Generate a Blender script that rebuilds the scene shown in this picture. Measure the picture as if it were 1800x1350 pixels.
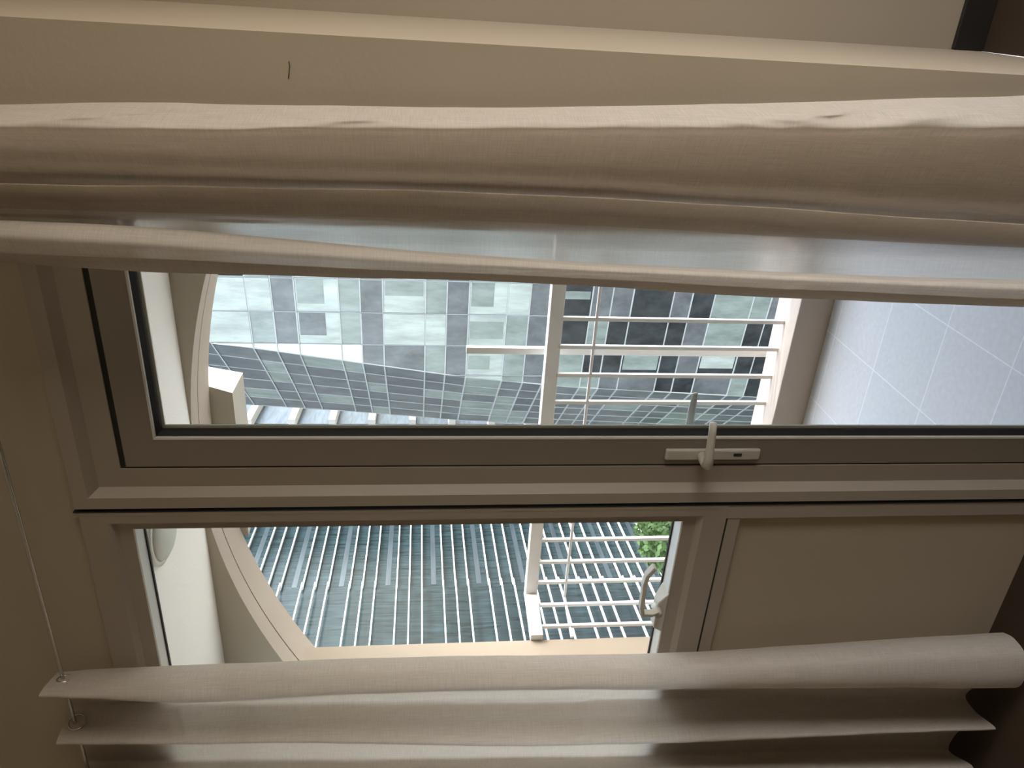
import bpy, bmesh, math, random
from mathutils import Vector, Matrix, noise
C = bpy.context.scene.collection
S = bpy.context.scene
for o in list(bpy.data.objects):
    bpy.data.objects.remove(o)

# ---------------------------------------------------------------- camera (phone held sideways: up in the room points left in the frame)
cam_d = bpy.data.cameras.new('camera'); cam = bpy.data.objects.new('camera', cam_d); C.objects.link(cam)
cam_d.sensor_fit = 'HORIZONTAL'; cam_d.sensor_width = 36.0; cam_d.lens = 27.644
cam_d.clip_start = 0.02; cam_d.clip_end = 2000
R0 = Vector((0.89035819, 0.45521049, 0.00676074)); R1 = Vector((0.05917158, -0.10098543, -0.99312671)); R2 = Vector((-0.45139896, 0.88463854, -0.11684873))
m = Matrix((R1, R0, -R2)).transposed().to_4x4(); m.translation = Vector((0, -1.52, 1.614))
cam.matrix_world = m
S.camera = cam

# ---------------------------------------------------------------- world, sun, exposure
W = bpy.data.worlds.new('sky'); S.world = W; W.use_nodes = True
nt = W.node_tree; nt.nodes.clear()
sky = nt.nodes.new('ShaderNodeTexSky'); sky.sky_type = 'NISHITA'; sky.sun_disc = False
sky.sun_elevation = math.radians(42); sky.sun_rotation = math.radians(75); sky.dust_density = 2.0; sky.ozone_density = 1.0
bg = nt.nodes.new('ShaderNodeBackground'); bg.inputs['Strength'].default_value = 1.12
wo = nt.nodes.new('ShaderNodeOutputWorld')
hs = nt.nodes.new('ShaderNodeHueSaturation'); hs.inputs['Saturation'].default_value = .5
nt.links.new(sky.outputs[0], hs.inputs['Color']); nt.links.new(hs.outputs[0], bg.inputs[0]); nt.links.new(bg.outputs[0], wo.inputs[0])
sd = bpy.data.lights.new('sun', 'SUN'); sd.energy = 1.55; sd.angle = math.radians(0.6); sd.color = (1, .95, .86)
sun = bpy.data.objects.new('sun', sd); C.objects.link(sun)
sun.rotation_euler = Vector((1.0, 0.22, 1.0)).to_track_quat('Z', 'Y').to_euler()
S.view_settings.view_transform = 'Standard'; S.view_settings.look = 'None'
S.view_settings.gamma = 1.0; S.view_settings.use_curve_mapping = False
S.view_settings.exposure = 0.35
def area(name, loc, direction, sx, sy, power, col):
    d = bpy.data.lights.new(name, 'AREA'); d.shape = 'RECTANGLE'; d.size = sx; d.size_y = sy; d.energy = power; d.color = col
    o = bpy.data.objects.new(name, d); C.objects.link(o); o.location = loc
    o.rotation_euler = Vector(direction).to_track_quat('-Z', 'Y').to_euler(); return o
# daylight coming in through the room's other window, in the right wall outside the frame
area('side_window_light', (2.37, -.75, 1.60), (-1, 0, 0), 1.4, 1.5, 45, (1.0, .93, .84))

# ---------------------------------------------------------------- materials
def mat(name, col, rough=0.5, metal=0.0, spec=0.5, noise_s=None, noise_amt=0.08, bump=0.0, bump_s=200.0):
    M = bpy.data.materials.new(name); M.use_nodes = True; n = M.node_tree; b = n.nodes['Principled BSDF']
    b.inputs['Base Color'].default_value = (*col, 1); b.inputs['Roughness'].default_value = rough
    b.inputs['Metallic'].default_value = metal; b.inputs['Specular IOR Level'].default_value = spec
    tc = n.nodes.new('ShaderNodeTexCoord')
    if noise_s:
        t = n.nodes.new('ShaderNodeTexNoise'); t.inputs['Scale'].default_value = noise_s; t.inputs['Detail'].default_value = 6
        n.links.new(tc.outputs['Object'], t.inputs['Vector'])
        r = n.nodes.new('ShaderNodeMixRGB'); r.inputs[1].default_value = (*[c*(1-noise_amt) for c in col], 1); r.inputs[2].default_value = (*[min(1, c*(1+noise_amt)) for c in col], 1)
        n.links.new(t.outputs['Fac'], r.inputs[0]); n.links.new(r.outputs[0], b.inputs['Base Color'])
    if bump:
        t2 = n.nodes.new('ShaderNodeTexNoise'); t2.inputs['Scale'].default_value = bump_s; t2.inputs['Detail'].default_value = 4
        n.links.new(tc.outputs['Object'], t2.inputs['Vector'])
        bp = n.nodes.new('ShaderNodeBump'); bp.inputs['Strength'].default_value = bump; bp.inputs['Distance'].default_value = 0.002
        n.links.new(t2.outputs['Fac'], bp.inputs['Height']); n.links.new(bp.outputs[0], b.inputs['Normal'])
    return M
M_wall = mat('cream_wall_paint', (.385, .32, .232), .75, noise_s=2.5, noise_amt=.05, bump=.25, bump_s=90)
M_walldim = mat('cream_wall_dimmed', (.30, .245, .178), .75, noise_s=2.0, noise_amt=.05, bump=.25, bump_s=90)  # darker copy of the wall cream, dims the alcove by colour
M_ceil = mat('ceiling_paint', (.7, .65, .55), .8, noise_s=2)
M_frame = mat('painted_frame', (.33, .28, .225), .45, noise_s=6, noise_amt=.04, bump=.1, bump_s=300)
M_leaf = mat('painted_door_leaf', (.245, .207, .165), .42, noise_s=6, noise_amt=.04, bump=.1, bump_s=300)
M_bead = mat('pale_glazing_bead', (.66, .64, .58), .35, noise_s=8, noise_amt=.04)
M_black = mat('black_rubber', (.012, .011, .01), .7, noise_s=20)
M_metalw = mat('cream_painted_metal', (.50, .47, .40), .4, noise_s=30, noise_amt=.08, bump=.2, bump_s=150)
M_outhandle = mat('grey_painted_metal', (.62, .67, .67), .4, noise_s=30)
M_dark = mat('dark_hole', (.02, .015, .012), .8, noise_s=40)
M_wood = mat('dark_wood_floor', (.035, .022, .013), .5, noise_s=5, noise_amt=.35)
M_base = mat('near_black_baseboard', (.012, .009, .007), .5, noise_s=5, noise_amt=.2)
M_chrome = mat('steel_rod', (.55, .53, .50), .25, metal=1.0, noise_s=40)
M_bceil = mat('white_balcony_ceiling', (.86, .82, .76), .85, noise_s=3, noise_amt=.02, bump=.4, bump_s=120)
M_peach3 = mat('sunlit_peach_wall_paint', (.38, .30, .225), .8, noise_s=5, noise_amt=.05)
M_peach = mat('peach_render', (.43, .355, .285), .8, noise_s=5, noise_amt=.05, bump=.5, bump_s=150)
M_peach2 = mat('peach_curb_paint', (.43, .365, .32), .75, noise_s=7, noise_amt=.05, bump=.3, bump_s=150)
M_taupe = mat('taupe_shade_tone', (.40, .345, .275), .85, noise_s=3, noise_amt=.04, bump=.4, bump_s=120)  # darker copy of the peach: painted-in shade for the beam's inner face
M_white = mat('white_steel_paint', (.72, .70, .68), .35, noise_s=20, noise_amt=.03)
M_cream = mat('cream_concrete', (.46, .42, .35), .8, noise_s=4, noise_amt=.04)
M_lamp = mat('frosted_lamp_cover', (.55, .56, .50), .5, noise_s=10)

def tile_mat():
    M = bpy.data.materials.new('balcony_tiles'); M.use_nodes = True; n = M.node_tree; b = n.nodes['Principled BSDF']
    tc = n.nodes.new('ShaderNodeTexCoord'); mp = n.nodes.new('ShaderNodeMapping'); mp.inputs['Location'].default_value = (.853, 0.325, 0)
    br = n.nodes.new('ShaderNodeTexBrick'); br.offset = 0.0; br.squash = 1.0
    br.inputs['Color1'].default_value = (.53, .55, .58, 1); br.inputs['Color2'].default_value = (.56, .575, .60, 1); br.inputs['Mortar'].default_value = (.72, .73, .76, 1)
    br.inputs['Scale'].default_value = 1.0; br.inputs['Mortar Size'].default_value = .0022; br.inputs['Mortar Smooth'].default_value = .4
    br.inputs['Brick Width'].default_value = .2975; br.inputs['Row Height'].default_value = .2975
    t = n.nodes.new('ShaderNodeTexNoise'); t.inputs['Scale'].default_value = 60; t.inputs['Detail'].default_value = 8
    mx = n.nodes.new('ShaderNodeMixRGB'); mx.blend_type = 'MULTIPLY'; mx.inputs[0].default_value = .25
    n.links.new(tc.outputs['Object'], mp.inputs[0]); n.links.new(mp.outputs[0], br.inputs[0]); n.links.new(tc.outputs['Object'], t.inputs[0])
    n.links.new(br.outputs[0], mx.inputs[1]); n.links.new(t.outputs['Fac'], mx.inputs[2]); n.links.new(mx.outputs[0], b.inputs['Base Color'])
    b.inputs['Roughness'].default_value = .45
    return M
M_tile = tile_mat()

def glass_mat(name, tint=(1, 1, 1), refl=1.0):
    M = bpy.data.materials.new(name); M.use_nodes = True; n = M.node_tree; n.nodes.remove(n.nodes['Principled BSDF'])
    out = n.nodes['Material Output']; tr = n.nodes.new('ShaderNodeBsdfTransparent'); tr.inputs[0].default_value = (*tint, 1)
    gl = n.nodes.new('ShaderNodeBsdfGlossy'); gl.inputs['Roughness'].default_value = 0.01; gl.inputs[0].default_value = (refl, refl, refl, 1)
    fr = n.nodes.new('ShaderNodeFresnel'); fr.inputs[0].default_value = 1.45; mx = n.nodes.new('ShaderNodeMixShader')
    ge = n.nodes.new('ShaderNodeNewGeometry'); bf = n.nodes.new('ShaderNodeMath'); bf.operation = 'SUBTRACT'; bf.inputs[0].default_value = 1; n.links.new(ge.outputs['Backfacing'], bf.inputs[1])
    mu = n.nodes.new('ShaderNodeMath'); mu.operation = 'MULTIPLY'; n.links.new(fr.outputs[0], mu.inputs[0]); n.links.new(bf.outputs[0], mu.inputs[1])
    n.links.new(mu.outputs[0], mx.inputs[0]); n.links.new(tr.outputs[0], mx.inputs[1]); n.links.new(gl.outputs[0], mx.inputs[2]); n.links.new(mx.outputs[0], out.inputs[0])
    return M
M_glass = glass_mat('clear_glass', (.96, .98, .97), .8)

def fabric_mat(name, col, transp, forward=.0):
    M = bpy.data.materials.new(name); M.use_nodes = True; n = M.node_tree; n.nodes.remove(n.nodes['Principled BSDF']); out = n.nodes['Material Output']
    tc = n.nodes.new('ShaderNodeTexCoord')
    def thread(sx, sz):
        mp = n.nodes.new('ShaderNodeMapping'); mp.inputs['Scale'].default_value = (sx, 1, sz)
        t = n.nodes.new('ShaderNodeTexNoise'); t.inputs['Scale'].default_value = 1; t.inputs['Detail'].default_value = 3
        n.links.new(tc.outputs['UV'], mp.inputs[0]); n.links.new(mp.outputs[0], t.inputs[0]); return t
    def uvthread(sx, sy):
        mp = n.nodes.new('ShaderNodeMapping'); mp.inputs['Scale'].default_value = (sx, sy, 1)
        t = n.nodes.new('ShaderNodeTexNoise'); t.inputs['Scale'].default_value = 1; t.inputs['Detail'].default_value = 3
        n.links.new(tc.outputs['UV'], mp.inputs[0]); n.links.new(mp.outputs[0], t.inputs[0]); return t
    a = uvthread(22, 420); b_ = uvthread(420, 14)
    ad = n.nodes.new('ShaderNodeMath'); ad.operation = 'ADD'; n.links.new(a.outputs['Fac'], ad.inputs[0]); n.links.new(b_.outputs['Fac'], ad.inputs[1])
    ramp = n.nodes.new('ShaderNodeMapRange'); ramp.inputs['From Min'].default_value = .7; ramp.inputs['From Max'].default_value = 1.3; ramp.inputs['To Min'].default_value = .86; ramp.inputs['To Max'].default_value = 1.06
    n.links.new(ad.outputs[0], ramp.inputs['Value'])
    mul = n.nodes.new('ShaderNodeMixRGB'); mul.blend_type = 'MULTIPLY'; mul.inputs[0].default_value = 1; mul.inputs[1].default_value = (*col, 1); n.links.new(ramp.outputs[0], mul.inputs[2])
    df = n.nodes.new('ShaderNodeBsdfDiffuse'); tl = n.nodes.new('ShaderNodeBsdfTranslucent'); tp = n.nodes.new('ShaderNodeBsdfTransparent')
    n.links.new(mul.outputs[0], df.inputs[0]); n.links.new(mul.outputs[0], tl.inputs[0])
    bp = n.nodes.new('ShaderNodeBump'); bp.inputs['Strength'].default_value = .25; bp.inputs['Distance'].default_value = .0015
    n.links.new(ad.outputs[0], bp.inputs['Height']); n.links.new(bp.outputs[0], df.inputs['Normal'])
    m1 = n.nodes.new('ShaderNodeMixShader'); m1.inputs[0].default_value = .52; n.links.new(df.outputs[0], m1.inputs[1]); n.links.new(tl.outputs[0], m1.inputs[2])
    m2 = n.nodes.new('ShaderNodeMixShader'); m2.inputs[0].default_value = transp; n.links.new(m1.outputs[0], m2.inputs[1]); n.links.new(tp.outputs[0], m2.inputs[2])
    if forward:      # light scattered straight on through the loose weave
        rf = n.nodes.new('ShaderNodeBsdfRefraction'); rf.inputs['Roughness'].default_value = .55; rf.inputs['IOR'].default_value = 1.12
        m3 = n.nodes.new('ShaderNodeMixShader'); m3.inputs[0].default_value = forward; n.links.new(m2.outputs[0], m3.inputs[1]); n.links.new(rf.outputs[0], m3.inputs[2]); n.links.new(m3.outputs[0], out.inputs[0])
    else: n.links.new(m2.outputs[0], out.inputs[0])
    return M
M_fabric = fabric_mat('sheer_linen', (.86, .79, .70), .10, .36)
M_foldshade = fabric_mat('linen_fold_shade', (.68, .61, .525), .03, .07)
M_wallshade = fabric_mat('linen_wall_shade', (.70, .63, .545), .03, .04)
M_fabric2 = fabric_mat('denser_linen', (.62, .56, .49), .05)
M_hem = fabric_mat('stitched_linen_hem', (.60, .54, .47), .02)

# ---------------------------------------------------------------- mesh helpers
def setp(o, label=None, cat=None, group=None, kind=None):
    for k, v in (('label', label), ('category', cat), ('group', group), ('kind', kind)):
        if v: o[k] = v
    return o
def mk(name, verts, faces, M, parent=None, smooth=False, bevel=0, mats=None, midx=None):
    me = bpy.data.meshes.new(name); me.from_pydata([tuple(v) for v in verts], [], faces)
    for x in (mats or [M]): me.materials.append(x)
    if midx:
        for p, i in zip(me.polygons, midx): p.material_index = i
    bm = bmesh.new(); bm.from_mesh(me); bmesh.ops.recalc_face_normals(bm, faces=bm.faces); bm.to_mesh(me); bm.free()
    if smooth:
        for p in me.polygons: p.use_smooth = True
    o = bpy.data.objects.new(name, me); C.objects.link(o)
    if parent: o.parent = parent
    if bevel:
        bv = o.modifiers.new('bevel', 'BEVEL'); bv.width = bevel; bv.segments = 2; bv.limit_method = 'ANGLE'
    return o
def box_vf(x0, x1, y0, y1, z0, z1, base=0):
    v = [(x0,y0,z0),(x1,y0,z0),(x1,y1,z0),(x0,y1,z0),(x0,y0,z1),(x1,y0,z1),(x1,y1,z1),(x0,y1,z1)]
    f = [(0,3,2,1),(4,5,6,7),(0,1,5,4),(1,2,6,5),(2,3,7,6),(3,0,4,7)]
    return v, [tuple(i+base for i in q) for q in f]
def box(name, x0, x1, y0, y1, z0, z1, M, parent=None, bevel=0):
    v, f = box_vf(x0, x1, y0, y1, z0, z1); return mk(name, v, f, M, parent, bevel=bevel)
def boxes(name, L, M, parent=None, bevel=0):
    V = []; F = []
    for b in L:
        v, f = box_vf(*b, base=len(V)); V += v; F += f
    return mk(name, V, F, M, parent, bevel=bevel)
def prism(name, poly, y0, y1, M, parent=None, bevel=0):      # polygon in X-Z swept along Y
    n = len(poly); v = [(x, y0, z) for x, z in poly] + [(x, y1, z) for x, z in poly]
    f = [tuple(range(n)), tuple(range(2*n-1, n-1, -1))] + [(i, (i+1) % n, n+(i+1) % n, n+i) for i in range(n)]
    return mk(name, v, f, M, parent, bevel=bevel)
def ring(name, x0, x1, z0, z1, prof, M, parent=None, sc=(1, 1, 1, 1), closed=True):
    """closed rectangular frame: prof = [(outward offset, y)], mitred corners; sc scales the offset on left, right, bottom, top"""
    V = []; n = len(prof)
    for d, y in prof:
        V += [(x0-d*sc[0], y, z0-d*sc[2]), (x1+d*sc[1], y, z0-d*sc[2]), (x1+d*sc[1], y, z1+d*sc[3]), (x0-d*sc[0], y, z1+d*sc[3])]
    F = []
    rng = range(n) if closed else range(n-1)
    for i in rng:
        a = i*4; b = ((i+1) % n)*4
        for k in range(4):
            F.append((a+k, a+(k+1) % 4, b+(k+1) % 4, b+k))
    return mk(name, V, F, M, parent)
def tube(name, pts, r, M, parent=None, seg=12, closed=False, radii=None, flat=1.0):
    V = []; F = []; P = [Vector(p) for p in pts]; n = len(P); up = None
    for i, p in enumerate(P):
        if closed: t = (P[(i+1) % n]-P[i-1]).normalized()
        else: t = (P[min(i+1, n-1)]-P[max(i-1, 0)]).normalized()
        if up is None: up = t.orthogonal().normalized()
        up = (up - t*up.dot(t)).normalized(); s = t.cross(up); rr = radii[i] if radii else r
        for k in range(seg):
            a = 2*math.pi*k/seg; V.append(p+up*math.cos(a)*rr+s*math.sin(a)*rr*flat)
    for i in range(n if closed else n-1):
        for k in range(seg):
            a = i*seg; b = ((i+1) % n)*seg; F.append((a+k, a+(k+1) % seg, b+(k+1) % seg, b+k))
    if not closed: F.append(tuple(range(seg-1, -1, -1))); F.append(tuple((n-1)*seg+k for k in range(seg)))
    return mk(name, V, F, M, parent, smooth=True)
def empty(name, loc=(0, 0, 0)):
    o = bpy.data.objects.new(name, None); C.objects.link(o); o.location = loc; o.empty_display_size = .1; return o
def adopt(root):   # children are built in world coordinates
    for c in root.children: c.matrix_parent_inverse = Matrix.Translation(-Vector(root.location))

# ================================================================ the room
# the outer wall in pieces around the door and the window (room face at y = 0)
wp = []
T = .12
def wb(x0, x1, z0, z1): wp.append((x0, x1, 0.0, T, z0, z1))
wb(-3.2, -2.30, 0, 2.9); wb(-2.30, -1.093, 2.356, 2.9); wb(-2.30, -1.093, 0, .826); wb(-1.093, -.256, 2.365, 2.9); wb(-.256, -.096, 0, 2.9)
w = setp(boxes('wall_front', wp, M_wall), kind='structure')
tube('scratch', [(-.142, -.0005, 1.8456), (-.150, -.0005, 1.8450), (-.156, -.0005, 1.8462), (-.163, -.0005, 1.8470), (-.1705, -.0005, 1.8484)], .0008, M_dark, w, seg=6)
# alcove to the right: its side wall, and its back wall
setp(mk('wall_alcove_side', [(-.096, .12, 0), (-.096, .002, 0), (-.090, .81, 0), (-.20, .81, 0), (-.20, .12, 0),
     (-.096, .12, 2.9), (-.096, .002, 2.9), (-.090, .81, 2.9), (-.20, .81, 2.9), (-.20, .12, 2.9)],
     [(1, 2, 7, 6), (2, 3, 8, 7), (3, 4, 9, 8), (4, 1, 6, 9), (1, 4, 3, 2), (6, 7, 8, 9)], M_walldim), kind='structure')
boxes_alc = [(-.20, 2.5, .81, .93, 0, 2.9)]
setp(boxes('wall_alcove_back', boxes_alc, M_walldim), kind='structure')
setp(box('baseboard_alcove', -.088, 2.38, .795, .809, 0.001, .092, M_base, bevel=.002), kind='structure')
setp(boxes('wall_right', [(2.38, 2.5, -3.6, -1.5, 0, 2.9), (2.38, 2.5, 0, .81, 0, 2.9), (2.38, 2.5, -1.5, 0, 0, .8), (2.38, 2.5, -1.5, 0, 2.4, 2.9)], M_wall), kind='structure')
setp(box('wall_back', -3.2, 2.5, -3.72, -3.6, 0, 2.9, M_wall), kind='structure')
setp(box('wall_left', -3.32, -3.2, -3.72, .12, 0, 2.9, M_wall), kind='structure')
setp(box('ceiling', -3.32, 2.5, -3.72, .93, 2.9, 3.0, M_ceil), kind='structure')
setp(boxes('floor', [(-3.32, 2.5, -3.72, .002, -.1, 0), (-.09, 2.5, .002, .93, -.1, 0)], M_wood), kind='structure')

# ---- the glazed balcony door
d1 = empty('door_1', (-.66, 0, 0)); setp(d1, kind='structure')
# frame around the leaf gap: flat, bevel, raised outer band, groove
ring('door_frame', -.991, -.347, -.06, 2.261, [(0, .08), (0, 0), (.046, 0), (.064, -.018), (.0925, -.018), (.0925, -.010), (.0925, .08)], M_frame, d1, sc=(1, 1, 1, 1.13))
ring('gap_seal', -.9895, -.3485, .02, 2.2560, [(-.0035, .075), (-.0035, .0045), (.0030, .0045), (.0030, .075)], M_black, d1, sc=(1, 1, 1, 1.9))
GX0, GX1, GZ0, GZ1 = -.9005, -.450, .110, 2.166
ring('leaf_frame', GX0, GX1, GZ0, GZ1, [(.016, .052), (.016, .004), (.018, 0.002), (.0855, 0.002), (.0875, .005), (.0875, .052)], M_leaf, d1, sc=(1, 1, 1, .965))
ring('glazing_bead', GX0, GX1, GZ0, GZ1, [(.0115, .022), (.0125, .002), (.0165, .001), (.0165, .022)], M_bead, d1)
ring('gasket', GX0, GX1, GZ0, GZ1, [(.004, .029), (.004, .022), (.0125, .008), (.0125, .029)], M_black, d1)
ring('outer_bead', GX0, GX1, GZ0, GZ1, [(-.001, .0385), (-.001, .034), (.016, .034), (.016, .0385)], M_bead, d1)
box('glass_pane', GX0-.01, GX1+.01, .029, .033, GZ0-.01, GZ1+.01, M_glass, d1)
# inner handle: long plate with keyhole, lever turned toward the glass
hp = box('handle_plate', -.969, -.941, -.010, .0015, .812, 1.042, M_metalw, d1, bevel=.004)
tube('handle_boss', [(-.957, .001, .955), (-.957, -.02, .955), (-.957, -.045, .957)], .012, M_metalw, hp)
bp_ = [(-.958, -.030, .954), (-.958, -.050, .956), (-.950, -.060, .9585), (-.925, -.062, .960), (-.895, -.062, .962), (-.865, -.061, .9635), (-.839, -.060, .965)]
tube('lever_handle', bp_, .011, M_metalw, hp, seg=16, radii=[.010, .0125, .0125, .0105, .0095, .009, .0085], flat=.8)
box('keyhole', -.958, -.950, -.0115, -.009, .858, .878, M_dark, hp, bevel=.002)
op = box('outer_handle_plate', -.969, -.941, .052, .060, .812, 1.042, M_outhandle, d1, bevel=.003)
tube('outer_lever_handle', [(-.955, .055, .961), (-.955, .078, .961), (-.930, .082, .961), (-.88, .082, .9625), (-.838, .080, .9625)], .011, M_outhandle, op, radii=[.012, .014, .0135, .0115, .008], flat=.6)
adopt(d1)

# ---- the awning window to the left of the door
w1 = empty('window_1', (-1.72, 0, .97)); setp(w1, kind='structure')
WX0, WX1, WZ0, WZ1 = -2.19, -1.153, .967, 2.258
ring('window_frame', WX0, WX1, WZ0, WZ1, [(0, .058), (0, 0), (.034, 0), (.046, -.014), (.104, -.014), (.104, .10), (.03, .10), (.03, .058)], M_frame, w1, sc=(1, .565, 1, 1.0))
ring('reveal_bead', WX0, WX1, WZ0, WZ1, [(.001, .050), (-.001, .050), (-.0015, .002), (.001, -.0012)], M_bead, w1)
ring('gasket', WX0, WX1, WZ0, WZ1, [(0, .058), (-.004, .058), (-.004, .050), (0, .050)], M_black, w1)
box('glass_pane', WX0, WX1, .058, .062, WZ0, WZ1, M_glass, w1)
# lower casing strip under the window and its dark joint
box('joint_line', -2.30, -1.137, -.0136, .01, .8585, .8632, M_black, w1)
box('lower_casing', -2.30, -1.137, -.012, .01, .824, .8583, M_frame, w1, bevel=.002)
# sash fastener on the bottom rail
sf = mk('handle_base', [(-1.515, -.004, .966), (-1.383, -.004, .966), (-1.383, .048, .968), (-1.515, .048, .968),
     (-1.500, -.004, .992), (-1.415, -.004, .992), (-1.415, .030, .992), (-1.500, .030, .992)],
     [(0, 3, 2, 1), (4, 5, 6, 7), (0, 1, 5, 4), (1, 2, 6, 5), (2, 3, 7, 6), (3, 0, 4, 7)], M_metalw, w1, bevel=.003)
def strap(name, pts, wid, th, M, parent):     # flat bar following pts in X-Z
    V = []; F = []; n = len(pts)
    for i, (x, y, z) in enumerate(pts):
        a = Vector(pts[max(i-1, 0)]); b = Vector(pts[min(i+1, n-1)]); t = (b-a).normalized(); nn = Vector((-t.z, 0, t.x))
        p = Vector((x, y, z))
        for sx, sy in ((-1, -1), (1, -1), (1, 1), (-1, 1)): V.append(p+nn*th/2*sx+Vector((0, wid/2*sy, 0)))
    for i in range(n-1):
        for k in range(4): F.append((i*4+k, i*4+(k+1) % 4, i*4+4+(k+1) % 4, i*4+4+k))
    F += [(0, 1, 2, 3), ((n-1)*4+3, (n-1)*4+2, (n-1)*4+1, (n-1)*4)]
    return mk(name, V, F, M, parent, bevel=.002)
strap('fastener_lever', [(-1.432, -.010, .988), (-1.428, -.024, 1.012), (-1.420, -.030, 1.040), (-1.396, -.034, 1.047), (-1.350, -.034, 1.048), (-1.318, -.034, 1.050), (-1.290, -.034, 1.046), (-1.264, -.034, 1.030)], .020, .011, M_metalw, sf)
tube('pivot', [(-1.436, -.022, .992), (-1.436, .0, .992), (-1.436, .014, .992)], .011, M_metalw, sf)
adopt(w1)
# groove between the two frames and the casing that runs down to the floor
setp(box('trim_1', -1.0953, -1.0927, -.0155, .03, 0.001, 2.372, M_black), kind='structure')
setp(box('trim_2', -1.137, -1.0965, -.0135, .02, 0.001, .8635, M_frame, bevel=.0015), kind='structure')
setp(boxes('trim_3', [(-1.106, -1.0965, -.0145, .02, .8635, 2.372)], M_frame), kind='structure')

# ================================================================ the balcony
YB0, YB1 = 1.232, 1.512       # arch beam inner and outer face (world y)
ZC = 2.496
setp(box('ceiling_balcony', -3.6, -.2, .12, YB0, ZC, ZC+.12, M_bceil), kind='structure')
setp(box('floor_balcony', -3.6, -.2, .12, YB0-.005, -.12, 0.0, M_tile), kind='structure')
def arch(x): return 1.614+.882-.212*(x+1.75)**2
xs = [-3.07+i*(2.87/48) for i in range(49)]
def archslab(name, ya, yb, M, dz=0):
    top = ZC+.45; poly = [(-3.6, top), (-3.6, 0), (-3.07, 0)]+[(x, arch(x)+dz) for x in xs]+[(-.2, 0), (0.0, 0), (0.0, top)]
    n = len(poly); V = [(x, ya, z) for x, z in poly]+[(x, yb, z) for x, z in poly]; F = []
    # front and back as strips so the long concave outline triangulates cleanly
    k0 = 3; m_ = len(xs)
    for off, fl in ((0, 1), (n, -1)):
        b = len(V)
        V += [(x, ya if off == 0 else yb, top) for x in xs]
        for i in range(m_-1): F.append((off+k0+i, off+k0+i+1, b+i+1, b+i))
        F.append((off+0, off+1, off+2, off+3, b)); F.append((off+n-1, b+m_-1, off+k0+m_-1, off+n-3, off+n-2))
    for i in range(n): F.append((i, (i+1) % n, n+(i+1) % n, n+i))
    return mk(name, V, F, M)
ab = archslab('wall_arch', YB0, YB0+.100, M_peach); setp(ab, kind='structure')
ab.data.materials.append(M_taupe)
for p in ab.data.polygons:
    if all(abs(ab.data.vertices[v].co.y-YB0) < 1e-4 for v in p.vertices): p.material_index = 1
ab2 = archslab('wall_arch_outer', YB0+.1075, YB1, M_peach); setp(ab2, kind='structure')
# short wall closing the left end of the balcony
setp(box('wall_balcony_left', -2.80, -2.643, .121, 1.10, 0.0, 2.105, M_peach3), kind='structure')
setp(box('wall_balcony_right', -.2, -.1, .93, YB0, 0, ZC, M_peach), kind='structure')
# painted curb under the railing
setp(boxes('wall_parapet', [(-2.70, -.2, 1.232, 1.42, -.2, .134), (-2.70, -2.50, 1.101, 1.2315, -.2, .134)], M_peach2, bevel=.004), kind='structure')
# bracket of the building hanging under the arch, outside
mk('trim_4', [(-1.603, 1.52, 2.399), (-2.35, 1.52, 2.399), (-2.35, 1.52, 2.62), (-1.53, 1.52, 2.62),
              (-1.614, 1.735, 2.399), (-2.35, 1.735, 2.399), (-2.35, 1.735, 2.62), (-1.570, 1.735, 2.62)],
   [(0, 1, 2, 3), (7, 6, 5, 4), (0, 4, 5, 1), (1, 5, 6, 2), (2, 6, 7, 3), (3, 7, 4, 0)], M_cream)
setp(bpy.data.objects['trim_4'], kind='structure')
# round lamp on the balcony ceiling
cl = empty('ceiling_light', (-1.715, .74, ZC)); setp(cl, 'round frosted ceiling light on the white balcony ceiling, seen through the window', 'light')
def disc(name, cx, cy, prof, M, parent, seg=40):
    V = []; F = []
    for r, z in prof:
        for k in range(seg): V.append((cx+r*math.cos(2*math.pi*k/seg), cy+r*math.sin(2*math.pi*k/seg), z))
    for i in range(len(prof)-1):
        for k in range(seg): F.append((i*seg+k, i*seg+(k+1) % seg, (i+1)*seg+(k+1) % seg, (i+1)*seg+k))
    F.append(tuple(range(seg))); F.append(tuple((len(prof)-1)*seg+k for k in range(seg)))
    return mk(name, V, F, M, parent, smooth=True)
disc('base_ring', -1.715, .74, [(.125, ZC-.0002), (.125, ZC-.018), (.110, ZC-.020)], M_bead, cl)
disc('lamp_cover', -1.715, .74, [(.110, ZC-.018), (.104, ZC-.030), (.085, ZC-.040), (.04, ZC-.046), (.004, ZC-.047)], M_lamp, cl)
adopt(cl)

# railing
rl = empty('balcony_railing', (-1.6, 1.33, .134)); setp(rl, 'white steel balcony railing with thin vertical bars standing on the peach curb', 'railing')
ZR = 1.106
def bar2(name, a, b, w_, z0, z1, M, parent):
    a = Vector(a); b = Vector(b); t = (b-a).normalized(); n_ = Vector((-t.y, t.x))*w_/2
    v = [(a-n_), (a+n_), (b+n_), (b-n_)]
    V = [(p.x, p.y, z0) for p in v]+[(p.x, p.y, z1) for p in v]
    return mk(name, V, [(0, 3, 2, 1), (4, 5, 6, 7), (0, 1, 5, 4), (1, 2, 6, 5), (2, 3, 7, 6), (3, 0, 4, 7)], M, parent, bevel=.0025)
bar2('top_rail', (-2.622, 1.355), (-.205, 1.355), .05, ZR-.056, ZR, M_white, rl)
bar2('side_top_rail', (-2.597, 1.33), (-2.634, 1.101), .05, ZR-.0562, ZR-.0002, M_white, rl)
bar2('middle_rail', (-2.597, 1.33), (-.205, 1.33), .012, .910, .922, M_white, rl)
bar2('side_middle_rail', (-2.598, 1.33), (-2.634, 1.101), .012, .9098, .9218, M_white, rl)
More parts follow.
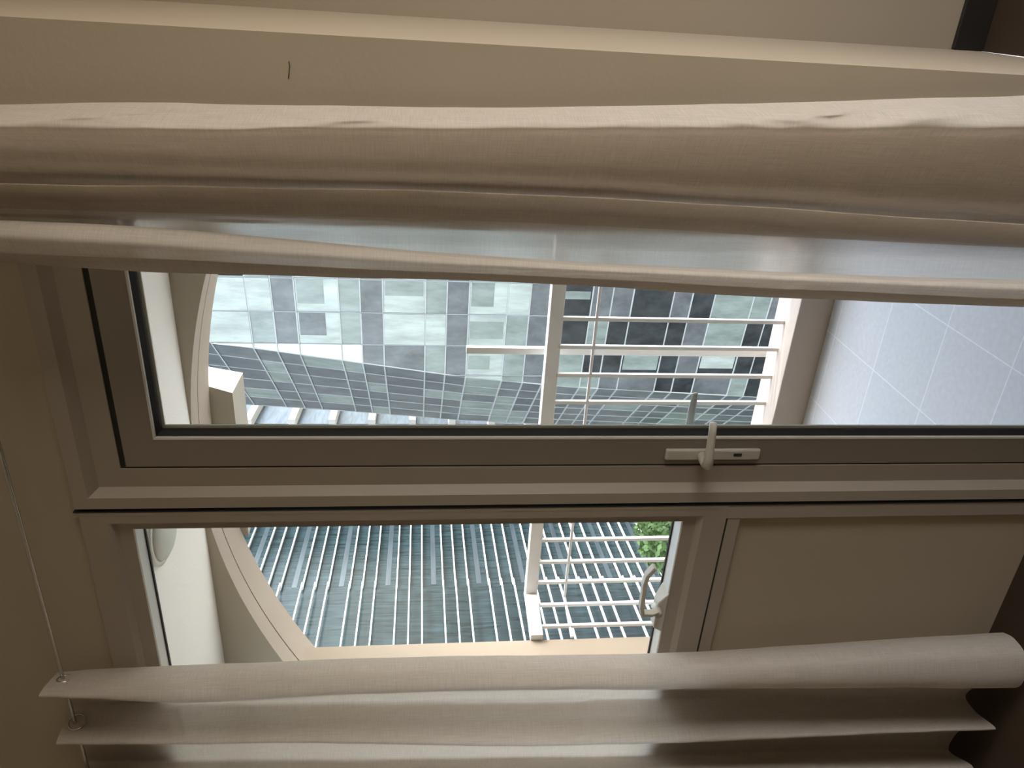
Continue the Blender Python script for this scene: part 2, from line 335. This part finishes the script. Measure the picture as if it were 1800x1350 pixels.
for bx in (-.33, -.455, -.58, -.705, -.83, -.985, -1.161, -1.283, -1.41, -1.537, -1.662, -1.785, -1.905, -2.025, -2.14, -2.257, -2.385, -2.506):
    box('baluster', bx-.0075, bx+.0075, 1.3225, 1.3375, .133, ZR-.05, M_white, rl)
for by in (1.283, 1.163):
    xx = -2.597-(1.33-by)*.155
    box('baluster', xx-.0075, xx+.0075, by-.0075, by+.0075, .133, ZR-.05, M_white, rl)
adopt(rl)
# taller upright fixed outside
po = setp(box('steel_upright', -1.374, -1.345, 1.445, 1.470, -.35, 1.422, M_white, bevel=.002), 'tall white steel upright rising above the balcony railing, outside it', 'post')

# ================================================================ curtains
rod = empty('curtain_rod', (-1.5, -.072, 2.454)); setp(rod, 'thin steel curtain rod running above the door and window', 'curtain rod')
tube('rod', [(-2.6+i*.26, -.072, 2.454) for i in range(11)], .0045, M_chrome, rod, seg=14)
for bxx in (-1.60, -.22):
    tube('wall_bracket', [(bxx, -.0005, 2.435), (bxx, -.03, 2.436), (bxx, -.06, 2.444), (bxx, -.073, 2.450)], .0045, M_metalw, rod)
adopt(rod)
LEFT = [
  (2.482, [(-1.556, -0.03), (-1.539, -0.07), (-1.525, -0.11), (-1.53, -0.13), (-1.592, -0.07), (-1.677, -0.02), (-1.693, -0.065), (-1.703, -0.12), (-1.761, -0.06), (-1.894, -0.02), (-1.856, -0.11), (-2.018, -0.05), (-2.04, -0.1)]),
  (2.414, [(-1.551, -0.031), (-1.533, -0.071), (-1.524, -0.111), (-1.536, -0.131), (-1.598, -0.07), (-1.679, -0.021), (-1.695, -0.066), (-1.705, -0.121), (-1.765, -0.061), (-1.897, -0.021), (-1.859, -0.111), (-2.023, -0.051), (-2.045, -0.101)]),
  (2.164, [(-1.543, -0.035), (-1.52, -0.075), (-1.518, -0.116), (-1.556, -0.136), (-1.618, -0.071), (-1.688, -0.023), (-1.704, -0.068), (-1.712, -0.126), (-1.779, -0.063), (-1.909, -0.025), (-1.869, -0.116), (-2.042, -0.053), (-2.065, -0.103)]),
  (1.814, [(-1.535, -0.041), (-1.51, -0.081), (-1.508, -0.124), (-1.549, -0.142), (-1.615, -0.073), (-1.701, -0.025), (-1.716, -0.072), (-1.723, -0.134), (-1.799, -0.065), (-1.924, -0.031), (-1.883, -0.124), (-2.067, -0.055), (-2.093, -0.105)]),
  (1.414, [(-1.535, -0.047), (-1.509, -0.087), (-1.508, -0.132), (-1.545, -0.15), (-1.618, -0.074), (-1.709, -0.029), (-1.729, -0.076), (-1.751, -0.142), (-1.83, -0.069), (-1.939, -0.037), (-1.893, -0.132), (-2.085, -0.059), (-2.119, -0.109)]),
  (1.014, [(-1.539, -0.054), (-1.513, -0.094), (-1.508, -0.14), (-1.552, -0.157), (-1.633, -0.076), (-1.716, -0.032), (-1.743, -0.08), (-1.764, -0.15), (-1.847, -0.072), (-1.954, -0.044), (-1.902, -0.14), (-2.103, -0.062), (-2.145, -0.112)]),
  (0.614, [(-1.522, -0.06), (-1.499, -0.1), (-1.501, -0.148), (-1.563, -0.164), (-1.65, -0.078), (-1.732, -0.035), (-1.754, -0.084), (-1.756, -0.158), (-1.851, -0.075), (-1.961, -0.05), (-1.911, -0.148), (-2.121, -0.065), (-2.172, -0.115)]),
  (0.314, [(-1.505, -0.065), (-1.486, -0.105), (-1.495, -0.154), (-1.571, -0.17), (-1.662, -0.079), (-1.748, -0.038), (-1.762, -0.087), (-1.748, -0.164), (-1.848, -0.078), (-1.964, -0.055), (-1.918, -0.154), (-2.135, -0.068), (-2.191, -0.118)]),
  (0.029, [(-1.492, -0.07), (-1.477, -0.11), (-1.492, -0.16), (-1.58, -0.175), (-1.674, -0.08), (-1.762, -0.04), (-1.77, -0.09), (-1.748, -0.17), (-1.846, -0.08), (-1.966, -0.06), (-1.925, -0.16), (-2.148, -0.07), (-2.21, -0.12)]),
]
RIGHT = [
  (2.482, [(-0.487, -0.1), (-0.458, -0.135), (-0.426, -0.15), (-0.409, -0.12), (-0.43, -0.07), (-0.468, -0.05), (-0.458, -0.03), (-0.44, -0.025), (-0.418, -0.04), (-0.39, -0.06), (-0.365, -0.105), (-0.348, -0.125), (-0.367, -0.065), (-0.348, -0.045), (-0.323, -0.08), (-0.298, -0.095), (-0.282, -0.12), (-0.27, -0.135), (-0.255, -0.15), (-0.246, -0.125), (-0.24, -0.085), (-0.239, -0.045)]),
  (2.314, [(-0.491, -0.1), (-0.458, -0.135), (-0.426, -0.15), (-0.409, -0.12), (-0.431, -0.07), (-0.47, -0.05), (-0.461, -0.03), (-0.439, -0.025), (-0.415, -0.04), (-0.387, -0.06), (-0.361, -0.105), (-0.343, -0.125), (-0.363, -0.065), (-0.344, -0.045), (-0.319, -0.08), (-0.294, -0.095), (-0.276, -0.12), (-0.263, -0.135), (-0.248, -0.15), (-0.238, -0.125), (-0.233, -0.085), (-0.23, -0.045)]),
  (2.064, [(-0.503, -0.1), (-0.463, -0.135), (-0.435, -0.15), (-0.416, -0.12), (-0.437, -0.07), (-0.479, -0.05), (-0.471, -0.03), (-0.442, -0.025), (-0.414, -0.04), (-0.385, -0.06), (-0.356, -0.105), (-0.339, -0.125), (-0.359, -0.065), (-0.341, -0.045), (-0.315, -0.08), (-0.29, -0.095), (-0.268, -0.12), (-0.254, -0.135), (-0.239, -0.15), (-0.228, -0.125), (-0.222, -0.085), (-0.215, -0.045)]),
  (1.814, [(-0.504, -0.1), (-0.469, -0.135), (-0.444, -0.15), (-0.431, -0.12), (-0.453, -0.07), (-0.487, -0.05), (-0.482, -0.03), (-0.445, -0.025), (-0.413, -0.04), (-0.383, -0.06), (-0.352, -0.105), (-0.335, -0.125), (-0.355, -0.065), (-0.338, -0.045), (-0.312, -0.08), (-0.287, -0.095), (-0.261, -0.12), (-0.244, -0.135), (-0.229, -0.15), (-0.218, -0.125), (-0.212, -0.085), (-0.208, -0.045)]),
  (1.564, [(-0.504, -0.1), (-0.474, -0.135), (-0.453, -0.15), (-0.446, -0.12), (-0.468, -0.07), (-0.496, -0.05), (-0.492, -0.03), (-0.447, -0.025), (-0.411, -0.04), (-0.381, -0.06), (-0.347, -0.105), (-0.33, -0.125), (-0.352, -0.065), (-0.335, -0.045), (-0.309, -0.08), (-0.283, -0.095), (-0.253, -0.12), (-0.235, -0.135), (-0.219, -0.15), (-0.207, -0.125), (-0.202, -0.085), (-0.2, -0.045)]),
  (1.314, [(-0.51, -0.1), (-0.48, -0.135), (-0.46, -0.15), (-0.456, -0.12), (-0.478, -0.07), (-0.502, -0.05), (-0.499, -0.03), (-0.451, -0.025), (-0.413, -0.04), (-0.383, -0.06), (-0.349, -0.105), (-0.332, -0.125), (-0.353, -0.065), (-0.336, -0.045), (-0.311, -0.08), (-0.282, -0.095), (-0.246, -0.12), (-0.225, -0.135), (-0.208, -0.15), (-0.195, -0.125), (-0.189, -0.085), (-0.187, -0.045)]),
  (1.014, [(-0.522, -0.1), (-0.488, -0.135), (-0.466, -0.15), (-0.463, -0.12), (-0.484, -0.07), (-0.507, -0.05), (-0.502, -0.03), (-0.456, -0.025), (-0.419, -0.04), (-0.391, -0.06), (-0.357, -0.105), (-0.339, -0.125), (-0.361, -0.065), (-0.344, -0.045), (-0.316, -0.08), (-0.283, -0.095), (-0.24, -0.12), (-0.213, -0.135), (-0.194, -0.15), (-0.179, -0.125), (-0.172, -0.085), (-0.168, -0.045)]),
  (0.714, [(-0.529, -0.1), (-0.495, -0.135), (-0.473, -0.15), (-0.469, -0.12), (-0.489, -0.07), (-0.512, -0.05), (-0.506, -0.03), (-0.461, -0.025), (-0.425, -0.04), (-0.399, -0.06), (-0.365, -0.105), (-0.347, -0.125), (-0.368, -0.065), (-0.351, -0.045), (-0.322, -0.08), (-0.285, -0.095), (-0.233, -0.12), (-0.202, -0.135), (-0.18, -0.15), (-0.163, -0.125), (-0.154, -0.085), (-0.147, -0.045)]),
  (0.414, [(-0.535, -0.1), (-0.503, -0.135), (-0.479, -0.15), (-0.471, -0.12), (-0.494, -0.07), (-0.517, -0.05), (-0.509, -0.03), (-0.466, -0.025), (-0.431, -0.04), (-0.407, -0.06), (-0.373, -0.105), (-0.354, -0.125), (-0.375, -0.065), (-0.358, -0.045), (-0.328, -0.08), (-0.285, -0.095), (-0.226, -0.12), (-0.19, -0.135), (-0.166, -0.15), (-0.147, -0.125), (-0.137, -0.085), (-0.125, -0.045)]),
  (0.029, [(-0.537, -0.1), (-0.506, -0.135), (-0.48, -0.15), (-0.469, -0.12), (-0.496, -0.07), (-0.519, -0.05), (-0.51, -0.03), (-0.467, -0.025), (-0.432, -0.04), (-0.41, -0.06), (-0.374, -0.105), (-0.355, -0.125), (-0.377, -0.065), (-0.36, -0.045), (-0.327, -0.08), (-0.281, -0.095), (-0.215, -0.12), (-0.174, -0.135), (-0.148, -0.15), (-0.128, -0.125), (-0.116, -0.085), (-0.101, -0.045)]),
]
def catmull(p0, p1, p2, p3, t):
    return .5*((2*p1)+(-p0+p2)*t+(2*p0-5*p1+4*p2-p3)*t*t+(-p0+3*p1-3*p2+p3)*t*t*t)
def curtain(name, table, nz, ns, seed, wr, wrfun=None, M=None):
    rows = sorted(table, key=lambda r: -r[0]); zs = [r[0] for r in rows]; npt = len(rows[0][1])
    P = [[Vector((x, y)) for x, y in r[1]] for r in rows]
    V = []; UV = []
    S_ = (npt-1)*ns
    for iz in range(nz+1):
        z = zs[0]+(zs[-1]-zs[0])*iz/nz
        j = 0
        while j < len(zs)-2 and z < zs[j+1]: j += 1
        t = (zs[j]-z)/(zs[j]-zs[j+1])
        row = []
        for k in range(npt):
            a = P[max(j-1, 0)][k]; b = P[j][k]; c = P[j+1][k]; d = P[min(j+2, len(zs)-1)][k]
            row.append(catmull(a, b, c, d, t))
        s_len = 0; last = None
        for i in range(S_+1):
            k = min(i//ns, npt-2); u = i/ns-k
            p = catmull(row[max(k-1, 0)], row[k], row[k+1], row[min(k+2, npt-1)], u)
            if last is not None: s_len += (p-last).length
            last = p.copy()
            q = Vector((p.x*6+seed, z*1.6, p.y*6)); d = noise.noise(q)*wr
            q2 = Vector((i*.05+seed*3, z*9, 1.7)); d += noise.noise(q2)*wr*.30
            if wrfun: d += wrfun(i/S_, z)*wr
            dx = noise.noise(Vector((i*.03, z*4+seed, 5)))*wr*.35
            V.append((p.x+dx, p.y-abs(d) if p.y > -.035 else p.y+d, z)); UV.append((s_len, z))
    F = []; n = S_+1
    for iz in range(nz):
        for i in range(S_): F.append((iz*n+i, iz*n+i+1, (iz+1)*n+i+1, (iz+1)*n+i))
    me = bpy.data.meshes.new(name); me.from_pydata(V, [], F)
    ul = me.uv_layers.new(name='UVMap')
    for l in me.loops: ul.data[l.index].uv = UV[l.vertex_index]
    for p in me.polygons: p.use_smooth = True
    me.materials.append(M or M_fabric)
    o = bpy.data.objects.new(name, me); C.objects.link(o)
    return o, V, n
cL, VL, nL = curtain('curtain', LEFT, 110, 9, 1.3, .006, None, M_fabric2)
setp(cL, 'sheer off-white linen curtain hanging left of the window, its hem near the floor', 'curtain')
def wf(s, z):   # creases along the free outer edge over the wall
    return math.exp(-((s-.93)/.07)**2)*(noise.noise(Vector((s*14+z*4, z*5.5, 3.1)))*3.4+noise.noise(Vector((s*20-z*9, z*11, 8.1)))*1.6)
cR, VR, nR = curtain('curtain', RIGHT, 150, 9, 7.7, .007, wf)
setp(cR, 'wide sheer off-white linen curtain bunched beside the door, over the bare wall', 'curtain')
# stitched hem along the leading edge of the right curtain, and along both bottoms
def hemstrip(V, n, idx, off, parent, name='hem'):
    rows = len(V)//n; vv = []; ff = []
    for r in range(rows):
        for k in idx:
            x, y, z = V[r*n+k]; vv.append((x, y+off, z))
    m_ = len(idx)
    for r in range(rows-1):
        for k in range(m_-1): ff.append((r*m_+k, r*m_+k+1, (r+1)*m_+k+1, (r+1)*m_+k))
    me = bpy.data.meshes.new(name); me.from_pydata(vv, [], ff); uv = me.uv_layers.new(name='UVMap')
    for l in me.loops:
        q = vv[l.vertex_index]; uv.data[l.index].uv = (q[0], q[2])
    for p in me.polygons: p.use_smooth = True
    me.materials.append(M_hem); o = bpy.data.objects.new(name, me); C.objects.link(o); o.parent = parent; return o
for M_ in (M_foldshade, M_wallshade): cR.data.materials.append(M_)  # same linen: fold and wall zones darkened by colour for less light through
for i_, p_ in enumerate(cR.data.polygons):
    q_ = (i_ % (nR-1))/9
    p_.material_index = 1 if q_ < 5.6 else (0 if q_ < 8.2 else 2)
hemstrip(VR, nR, range(0, 9), -.0012, cR, 'side_hem')
# eyelets of the left curtain: metal rings facing the room
def eyelet(c, nrm, r, parent):
    c = Vector(c); nrm = Vector(nrm).normalized(); a = nrm.cross(Vector((0, 0, 1))).normalized(); b = nrm.cross(a)
    tube('eyelet', [c+a*math.cos(t)*r+b*math.sin(t)*r for t in [2*math.pi*k/28 for k in range(28)]], .0022, M_chrome, parent, seg=8, closed=True)
    e = mk('eyelet_hole', [c+a*math.cos(t)*r*.96+b*math.sin(t)*r*.96-nrm*.0005 for t in [2*math.pi*k/28 for k in range(28)]], [tuple(range(28))], M_taupe, parent)
    return e
eyelet((-1.6865, -.071, 2.450), (.968, -.252, 0), .0195, cL)
eyelet((-1.5385, -.0705, 2.450), (.93, .36, 0), .0175, cL)


# ================================================================ buildings outside
def bmat(name, col, rough, streak=0.0, vs=(1, 1, 1), spec=.5, bumpy=0.0, amt=.35):
    M = bpy.data.materials.new(name); M.use_nodes = True; n = M.node_tree; b = n.nodes['Principled BSDF']
    tc = n.nodes.new('ShaderNodeTexCoord'); mp = n.nodes.new('ShaderNodeMapping'); mp.inputs['Scale'].default_value = vs
    t = n.nodes.new('ShaderNodeTexNoise'); t.inputs['Scale'].default_value = 1; t.inputs['Detail'].default_value = 7; t.inputs['Roughness'].default_value = .65
    n.links.new(tc.outputs['Object'], mp.inputs[0]); n.links.new(mp.outputs[0], t.inputs[0])
    cr = n.nodes.new('ShaderNodeMapRange'); cr.inputs['From Min'].default_value = .3; cr.inputs['From Max'].default_value = .7; cr.inputs['To Min'].default_value = 1-amt; cr.inputs['To Max'].default_value = 1+amt
    n.links.new(t.outputs['Fac'], cr.inputs['Value'])
    mu = n.nodes.new('ShaderNodeMixRGB'); mu.blend_type = 'MULTIPLY'; mu.inputs[0].default_value = 1; mu.inputs[1].default_value = (*col, 1); n.links.new(cr.outputs[0], mu.inputs[2])
    n.links.new(mu.outputs[0], b.inputs['Base Color']); b.inputs['Roughness'].default_value = rough; b.inputs['Specular IOR Level'].default_value = spec
    if bumpy:
        bp = n.nodes.new('ShaderNodeBump'); bp.inputs['Strength'].default_value = bumpy; bp.inputs['Distance'].default_value = .05
        n.links.new(t.outputs['Fac'], bp.inputs['Height']); n.links.new(bp.outputs[0], b.inputs['Normal'])
    return M
M_mint = bmat('pale_green_glass', (.335, .36, .32), .3, vs=(2.2, 2.2, .5), amt=.3)
M_mintd = bmat('dull_green_glass', (.19, .215, .19), .25, vs=(2, 2, .7), amt=.3)
M_gg = bmat('grey_glass', (.105, .108, .108), .3, vs=(1.5, 1.5, 1.0), amt=.4)
M_gd = bmat('dark_glass', (.035, .037, .037), .2, vs=(1.5, 1.5, 1.0), amt=.5)
M_creamrefl = bmat('cream_reflection', (.66, .62, .48), .4, vs=(.6, .6, .6), amt=.1)  # cream colour imitates a bright reflection on the corner glass
M_transom = bmat('pale_aluminium', (.36, .36, .35), .5, vs=(3, 3, 3), amt=.1)
M_mull = bmat('grey_aluminium', (.26, .27, .27), .5, vs=(3, 3, 3), amt=.1)
M_teal = bmat('teal_streaked_glass', (.016, .029, .034), .25, vs=(1.5, 5, .5), amt=.8, bumpy=.1, spec=.2)
M_bluegl = bmat('blue_grey_glass', (.035, .05, .07), .35, vs=(.5, .5, 5), amt=.6, bumpy=.1, spec=.2)
M_louver = bmat('white_louver', (.60, .60, .575), .5, vs=(1, 1, 1), amt=.04)
M_slab = bmat('pale_slab', (.50, .475, .42), .8, vs=(1, 1, 1), amt=.06)
M_ground = bmat('street_ground', (.33, .33, .31), .9, vs=(.1, .1, .1), amt=.4)
M_leafg = bmat('tree_leaves', (.10, .17, .05), .6, vs=(1, 1, 1), amt=.5)
M_bark = bmat('tree_bark', (.12, .09, .06), .9, vs=(4, 4, 1), amt=.3)
setp(mk('ground', [(-300, 2, -40), (200, 2, -40), (200, 500, -40), (-300, 500, -40)], [(0, 1, 2, 3)], M_ground), kind='structure')

# --- nearest tower: glass grid front that turns away along a slanting edge
tw = empty('glass_tower', (-11, 27, -40)); setp(tw, 'grey-green glass office tower with a gridded facade, filling the view through the door', 'building')
D1 = Vector((-.985, .14)).normalized(); D2 = Vector((-.705, .709)).normalized(); O1 = Vector((-10.5, 26.48))
ck = [(12, -12.35), (10.12, -12.65), (9.37, -12.765), (4.67, -13.503), (-.21, -14.264), (-4.55, -14.707), (-12.9, -15.179), (-17.3, -15.367), (-26, -15.75)]
def corner_s(z):
    for (za, xa), (zb, xb) in zip(ck, ck[1:]):
        if z <= za and z >= zb: x = xa+(xb-xa)*(za-z)/(za-zb); break
    else: x = ck[0][1] if z > 12 else ck[-1][1]
    return (x-O1.x)/D1.x
def f1(s, z, out=0): p = O1+D1*s; n_ = Vector((-D1.y, D1.x)); n_ = n_ if n_.y < 0 else -n_; p = p+n_*out; return (p.x, p.y, z)
def f2(s, z, out=0):
    c = O1+D1*corner_s(z)+D2*s; n_ = Vector((-D2.y, D2.x)); n_ = n_ if n_.y < 0 else -n_; c = c+n_*out; return (c.x, c.y, z)
zl = [11.2, 10.3, 9.5]
k = 0
base = [7.95, 7.06, 6.22, 4.63, 3.84, 3.0, 1.41, .60, -.24, -1.71, -2.58, -3.39, -4.98, -5.77, -6.58, -8.19, -8.95, -9.85, -11.45, -12.19, -13.05, -14.7, -15.5, -16.3]
zl = zl+base
smull = [-6.0+1.415*i for i in range(9)]; smull = [s_+(.874-(-6.0+1.415*5)) for s_ in smull]
# shift so that a mullion stands at s = .874
random.seed(5)
cols = smull
panes = 0
for i in range(len(zl)-1):
    zt, zb = zl[i], zl[i+1]; band = (i-3) % 3   # 0,1 = narrow ; 2 = tall
    h = zt-zb
    tall = h > 1.2
    for c_ in range(3, len(cols)):
        a = cols[c_]; 
        b_t = cols[c_+1] if c_+1 < len(cols) else 99
        st, sb = min(b_t, corner_s(zt)), min(b_t, corner_s(zb))
        if st <= a+.02 and sb <= a+.02: continue
        if zt > 8.2 or zb < -14.8:
            if c_ < 4: continue
        g = .03
        ztp, zbp = zt-g, zb+g
        quad = [f1(a+g, zbp, .0), f1(max(sb-g, a+g+.01), zbp, .0), f1(max(st-g, a+g+.01), ztp, .0), f1(a+g, ztp, .0)]
        first_narrow = (not tall) and (i > 0) and (zl[i-1]-zt > 1.2)
        depth = max(0.0, min(1.0, (6.0-zt)/18))
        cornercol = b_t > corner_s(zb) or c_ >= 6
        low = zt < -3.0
        if cornercol and zt > 3.9: Mx = M_creamrefl
        elif tall: Mx = (random.choice([M_gd, M_mintd, M_gg]) if low else (M_gg if cornercol and zt > .5 else M_mint))
        elif first_narrow: Mx = (random.choice([M_gd, M_gg, M_mintd]) if low else (M_mintd if cornercol else random.choice([M_mint, M_mint, M_mintd])))
        else: Mx = M_gd if low and random.random() < .6 else M_gg
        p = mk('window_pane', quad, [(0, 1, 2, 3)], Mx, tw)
        if tall and panes < 90 and b_t < 90 and ztp-zbp > 1.2:
            rr = random.Random(i*17+c_)
            f0 = rr.choice([0, 0, .25, .4]); f1_ = rr.uniform(.45, .85); sa, sb_ = a+g+(b_t-a)*f0*.8, a+g+(b_t-a-2*g)*f1_
            if min(st, sb) > sb_+.05 and sb_ > sa+.1:
                mb = (rr.choice([M_mint, M_mintd]) if low else rr.choice([M_mintd, M_gg, M_mintd]))
                top_ = ztp-.05; bot_ = zbp+.05 if rr.random() < .6 else zbp+.5
                bl = mk('window_blind', [f1(sa, bot_, .004), f1(sb_, bot_, .004), f1(sb_, top_, .004), f1(sa, top_, .004)], [(0, 1, 2, 3)], mb, tw)
        so = p.modifiers.new('thick', 'SOLIDIFY'); so.thickness = .03
        panes += 1
# frame lines of the front
for z in zl:
    sc_ = corner_s(z); s0 = cols[3]
    q = [f1(s0, z-.026, .02), f1(sc_, z-.026, .02), f1(sc_, z+.026, .02), f1(s0, z+.026, .02), f1(s0, z-.022, -.05), f1(sc_, z-.022, -.05), f1(sc_, z+.022, -.05), f1(s0, z+.022, -.05)]
    mk('transom', q, [(0, 1, 2, 3), (4, 7, 6, 5), (0, 4, 5, 1), (3, 2, 6, 7), (1, 5, 6, 2), (0, 3, 7, 4)], M_transom, tw)
for s_ in cols[3:]:
    zt = 11.2; zb = -16.3
    while corner_s(zt) < s_ and zt > -16: zt -= .1
    if zt < -15.9: continue
    q = [f1(s_-.02, zb, .02), f1(s_+.02, zb, .02), f1(s_+.02, zt, .02), f1(s_-.02, zt, .02), f1(s_-.02, zb, -.05), f1(s_+.02, zb, -.05), f1(s_+.02, zt, -.05), f1(s_-.02, zt, -.05)]
    mk('mullion', q, [(0, 1, 2, 3), (4, 7, 6, 5), (0, 4, 5, 1), (3, 2, 6, 7), (1, 5, 6, 2), (0, 3, 7, 4)], M_mull, tw)
# receding side: panes as one uncountable grid, frame lines as parts
def L2z(z):
    t_ = [(12, 9.2), (9.31, 8.48), (6.43, 7.72), (2.62, 7.03), (-2.77, 6.2), (-5.68, 6.0), (-40, 5.5)]
    for (za, a_), (zb_, b_) in zip(t_, t_[1:]):
        if z >= zb_: return a_+(b_-a_)*(za-z)/(za-zb_)
    return 5.5
nc = 6; V = []; F = []; MI = []
for i in range(len(zl)-1):
    for c_ in range(nc):
        zt, zb = zl[i]-.02, zl[i+1]+.02; n0 = len(V); a, b = c_/nc, (c_+1)/nc
        V += [f2(a*L2z(zb)+.02, zb), f2(b*L2z(zb)-.02, zb), f2(b*L2z(zt)-.02, zt), f2(a*L2z(zt)+.02, zt)]; F.append((n0, n0+1, n0+2, n0+3))
        dep = max(0, min(1, (4-zl[i])/16)); r_ = random.random()
        tallb = zl[i]-zl[i+1] > 1.2
        if -1.9 < zl[i] < -.1 and c_ < 6: MI.append(0 if r_ < .8 else 1)
        else: MI.append(2 if r_ < .45 else (1 if r_ < .86 else 0))
o = mk('side_panes', V, F, None, tw, mats=[M_mintd, M_gg, bmat('slate_glass', (.085, .088, .092), .3, vs=(1.5, 1.5, 1), amt=.35)], midx=MI); o['kind'] = 'stuff'
for z in zl:
    q = []
    for out in (.03, -.05):
        q += [f2(0, z-.03, out), f2(L2z(z), z-.03, out), f2(L2z(z), z+.03, out), f2(0, z+.03, out)]
    mk('transom', q, [(0, 1, 2, 3), (4, 7, 6, 5), (0, 4, 5, 1), (3, 2, 6, 7), (1, 5, 6, 2), (0, 3, 7, 4)], M_transom, tw)
for c_ in range(0, nc+1):
    zz = [z for z, _ in ck if z <= 11.2]; zz = [11.2]+[z for z in zz if z < 11.2]; V = []; F = []
    for z in zz:
        s_ = L2z(z)*c_/nc; V += [f2(s_-.022, z, .02), f2(s_+.022, z, .02), f2(s_+.022, z, -.05), f2(s_-.022, z, -.05)]
    for i in range(len(zz)-1):
        for k in range(4): F.append((i*4+k, i*4+(k+1) % 4, i*4+4+(k+1) % 4, i*4+4+k))
    mk('mullion', V, F, M_transom, tw)
# core behind the panes, down to the street
V = []; F = []
zz = [z for z, _ in ck]+[-40]
for z in zz:
    a = f1(-4.5, z, -.12); b = f1(corner_s(z), z, -.12); c = f2(L2z(z)-.05, z, -.12)
    V += [a, b, c, (c[0]+8, c[1]+12, z), (a[0]+2, a[1]+14, z)]
for i in range(len(zz)-1):
    for k in range(5): F.append((i*5+k, i*5+(k+1) % 5, i*5+5+(k+1) % 5, i*5+5+k))
F.append((0, 1, 2, 3, 4))
mk('core', V, F, M_gd, tw)
adopt(tw)

# --- middle building: projecting floor slabs
cb = empty('slab_tower', (-31.5, 53, -40)); setp(cb, 'far blue-glazed tower with white projecting balcony slabs, between the grey tower and the window', 'building')
dB = Vector((.13, -.991)).normalized()
Pc = Vector((-.5695*55, 55-1.52))      # outer corner of the slabs
Pf = Pc-dB*12
zC = [1.614+v for v in (22.7, 19.55, 16.42, 13.28, 9.95, 6.85, 3.76, .54, -2.63, -5.83, -8.84, -12.0, -15.1, -18.2)]
for z in zC:
    a, b = Pc, Pf; l_ = Pc+Vector((-2.2, 0.1))
    poly = [a, b, b+Vector((-3.2, 0)), l_+Vector((0, 3)), l_]
    V = [(p.x, p.y, z-.26) for p in poly]+[(p.x, p.y, z+.26) for p in poly]; n = len(poly)
    mk('floor_slab', V, [tuple(range(n)), tuple(range(2*n-1, n-1, -1))]+[(i, (i+1) % n, n+(i+1) % n, n+i) for i in range(n)], M_slab, cb)
a = Pc+Vector((-.9, .9)); b = Pf+Vector((-.9, 0)); c = a+Vector((-1.1, 0))
V = []; 
for z in (-40, 26): V += [(a.x, a.y, z), (b.x, b.y, z), (b.x-3, b.y, z), (c.x-.3, c.y+2, z), (c.x, c.y, z)]
mk('glazed_wall', V, [(0, 1, 2, 3, 4), (9, 8, 7, 6, 5)]+[(i, (i+1) % 5, 5+(i+1) % 5, 5+i) for i in range(5)], M_bluegl, cb)
adopt(cb)

# --- striped blue glass building seen through the window
sb = empty('striped_building', (-38, 45, -40)); setp(sb, 'long blue-green glass building striped with white horizontal bars, seen through the window', 'building')
Pm = Vector((-.7576*50, 50-1.52)); dBv = dB
A0 = Pm-dBv*9; A1 = Pm+dBv*40
def pb(s, out=0): n_ = Vector((dBv.y, -dBv.x)); n_ = n_ if n_.x > 0 else -n_; p = Pm+dBv*s+n_*out; return p
V = []
for z in (-40, 24):
    for p in (pb(-9), pb(34), pb(34, -12), pb(-9, -12)): V.append((p.x, p.y, z))
mk('glass_wall', V, [(0, 3, 2, 1), (4, 5, 6, 7), (0, 1, 5, 4), (1, 2, 6, 5), (2, 3, 7, 6), (3, 0, 4, 7)], M_teal, sb)
# kink where the facade steps out slightly (s of the ray at the seam)
seam = 8.6
per = 3.108; zz0 = 1.614+12.9*50/60
def bar3(name, s0, s1, out, z, hh, M):
    a, b, c, d = pb(s0, out), pb(s1, out), pb(s1, out+.22), pb(s0, out+.22); V = [(p.x, p.y, z-hh) for p in (a, b, c, d)]+[(p.x, p.y, z+hh) for p in (a, b, c, d)]
    return mk(name, V, [(0, 3, 2, 1), (4, 5, 6, 7), (0, 1, 5, 4), (1, 2, 6, 5), (2, 3, 7, 6), (3, 0, 4, 7)], M, sb)
for fl in range(-1, 11):
    for k in range(3):
        z = zz0-fl*per-k*.842
        bar3('louver_bar', -9, seam, .10, z, .043, M_louver); bar3('louver_bar', seam, 34, .45, z, .043, M_louver)
M_reflband = bmat('grey_blue_reflection', (.035, .048, .06), .3, vs=(1, .4, 4), amt=.3)  # bands laid on to imitate another building's reflection in the glass
for fl in range(-1, 11):
    z = zz0-fl*per+.62
    bar3('reflection_band', -9, seam-.4, -.205, z, .17, M_reflband)
adopt(sb)

# --- a tree below, between the buildings
tr = empty('tree', (-29, 36, -40)); setp(tr, 'green leafy tree below, between the grey tower and the striped building', 'tree')
random.seed(3); V = []; F = []
for i in range(5200):
    u = Vector((random.gauss(0, 1), random.gauss(0, 1), random.gauss(0, 1))).normalized()*(random.random()**.4)
    c = Vector((-30.6+u.x*3.0, 37.5+u.y*3.0, -15.6+u.z*3.6)); a = Vector((random.uniform(-1, 1), random.uniform(-1, 1), random.uniform(-1, 1))).normalized(); b = a.orthogonal().normalized(); s_ = random.uniform(.14, .32); n0 = len(V)
    V += [c-a*s_, c+b*s_*.5, c+a*s_, c-b*s_*.5]; F.append((n0, n0+1, n0+2, n0+3))
me = bpy.data.meshes.new('foliage'); me.from_pydata([tuple(v) for v in V], [], F); me.materials.append(M_leafg); fo = bpy.data.objects.new('foliage', me); C.objects.link(fo); fo.parent = tr
tube('trunk', [(-30.4, 37.5, -40), (-30.3, 37.4, -30), (-30.6, 37.5, -22), (-30.6, 37.5, -16)], .35, M_bark, tr, radii=[.5, .4, .3, .12])
adopt(tr)
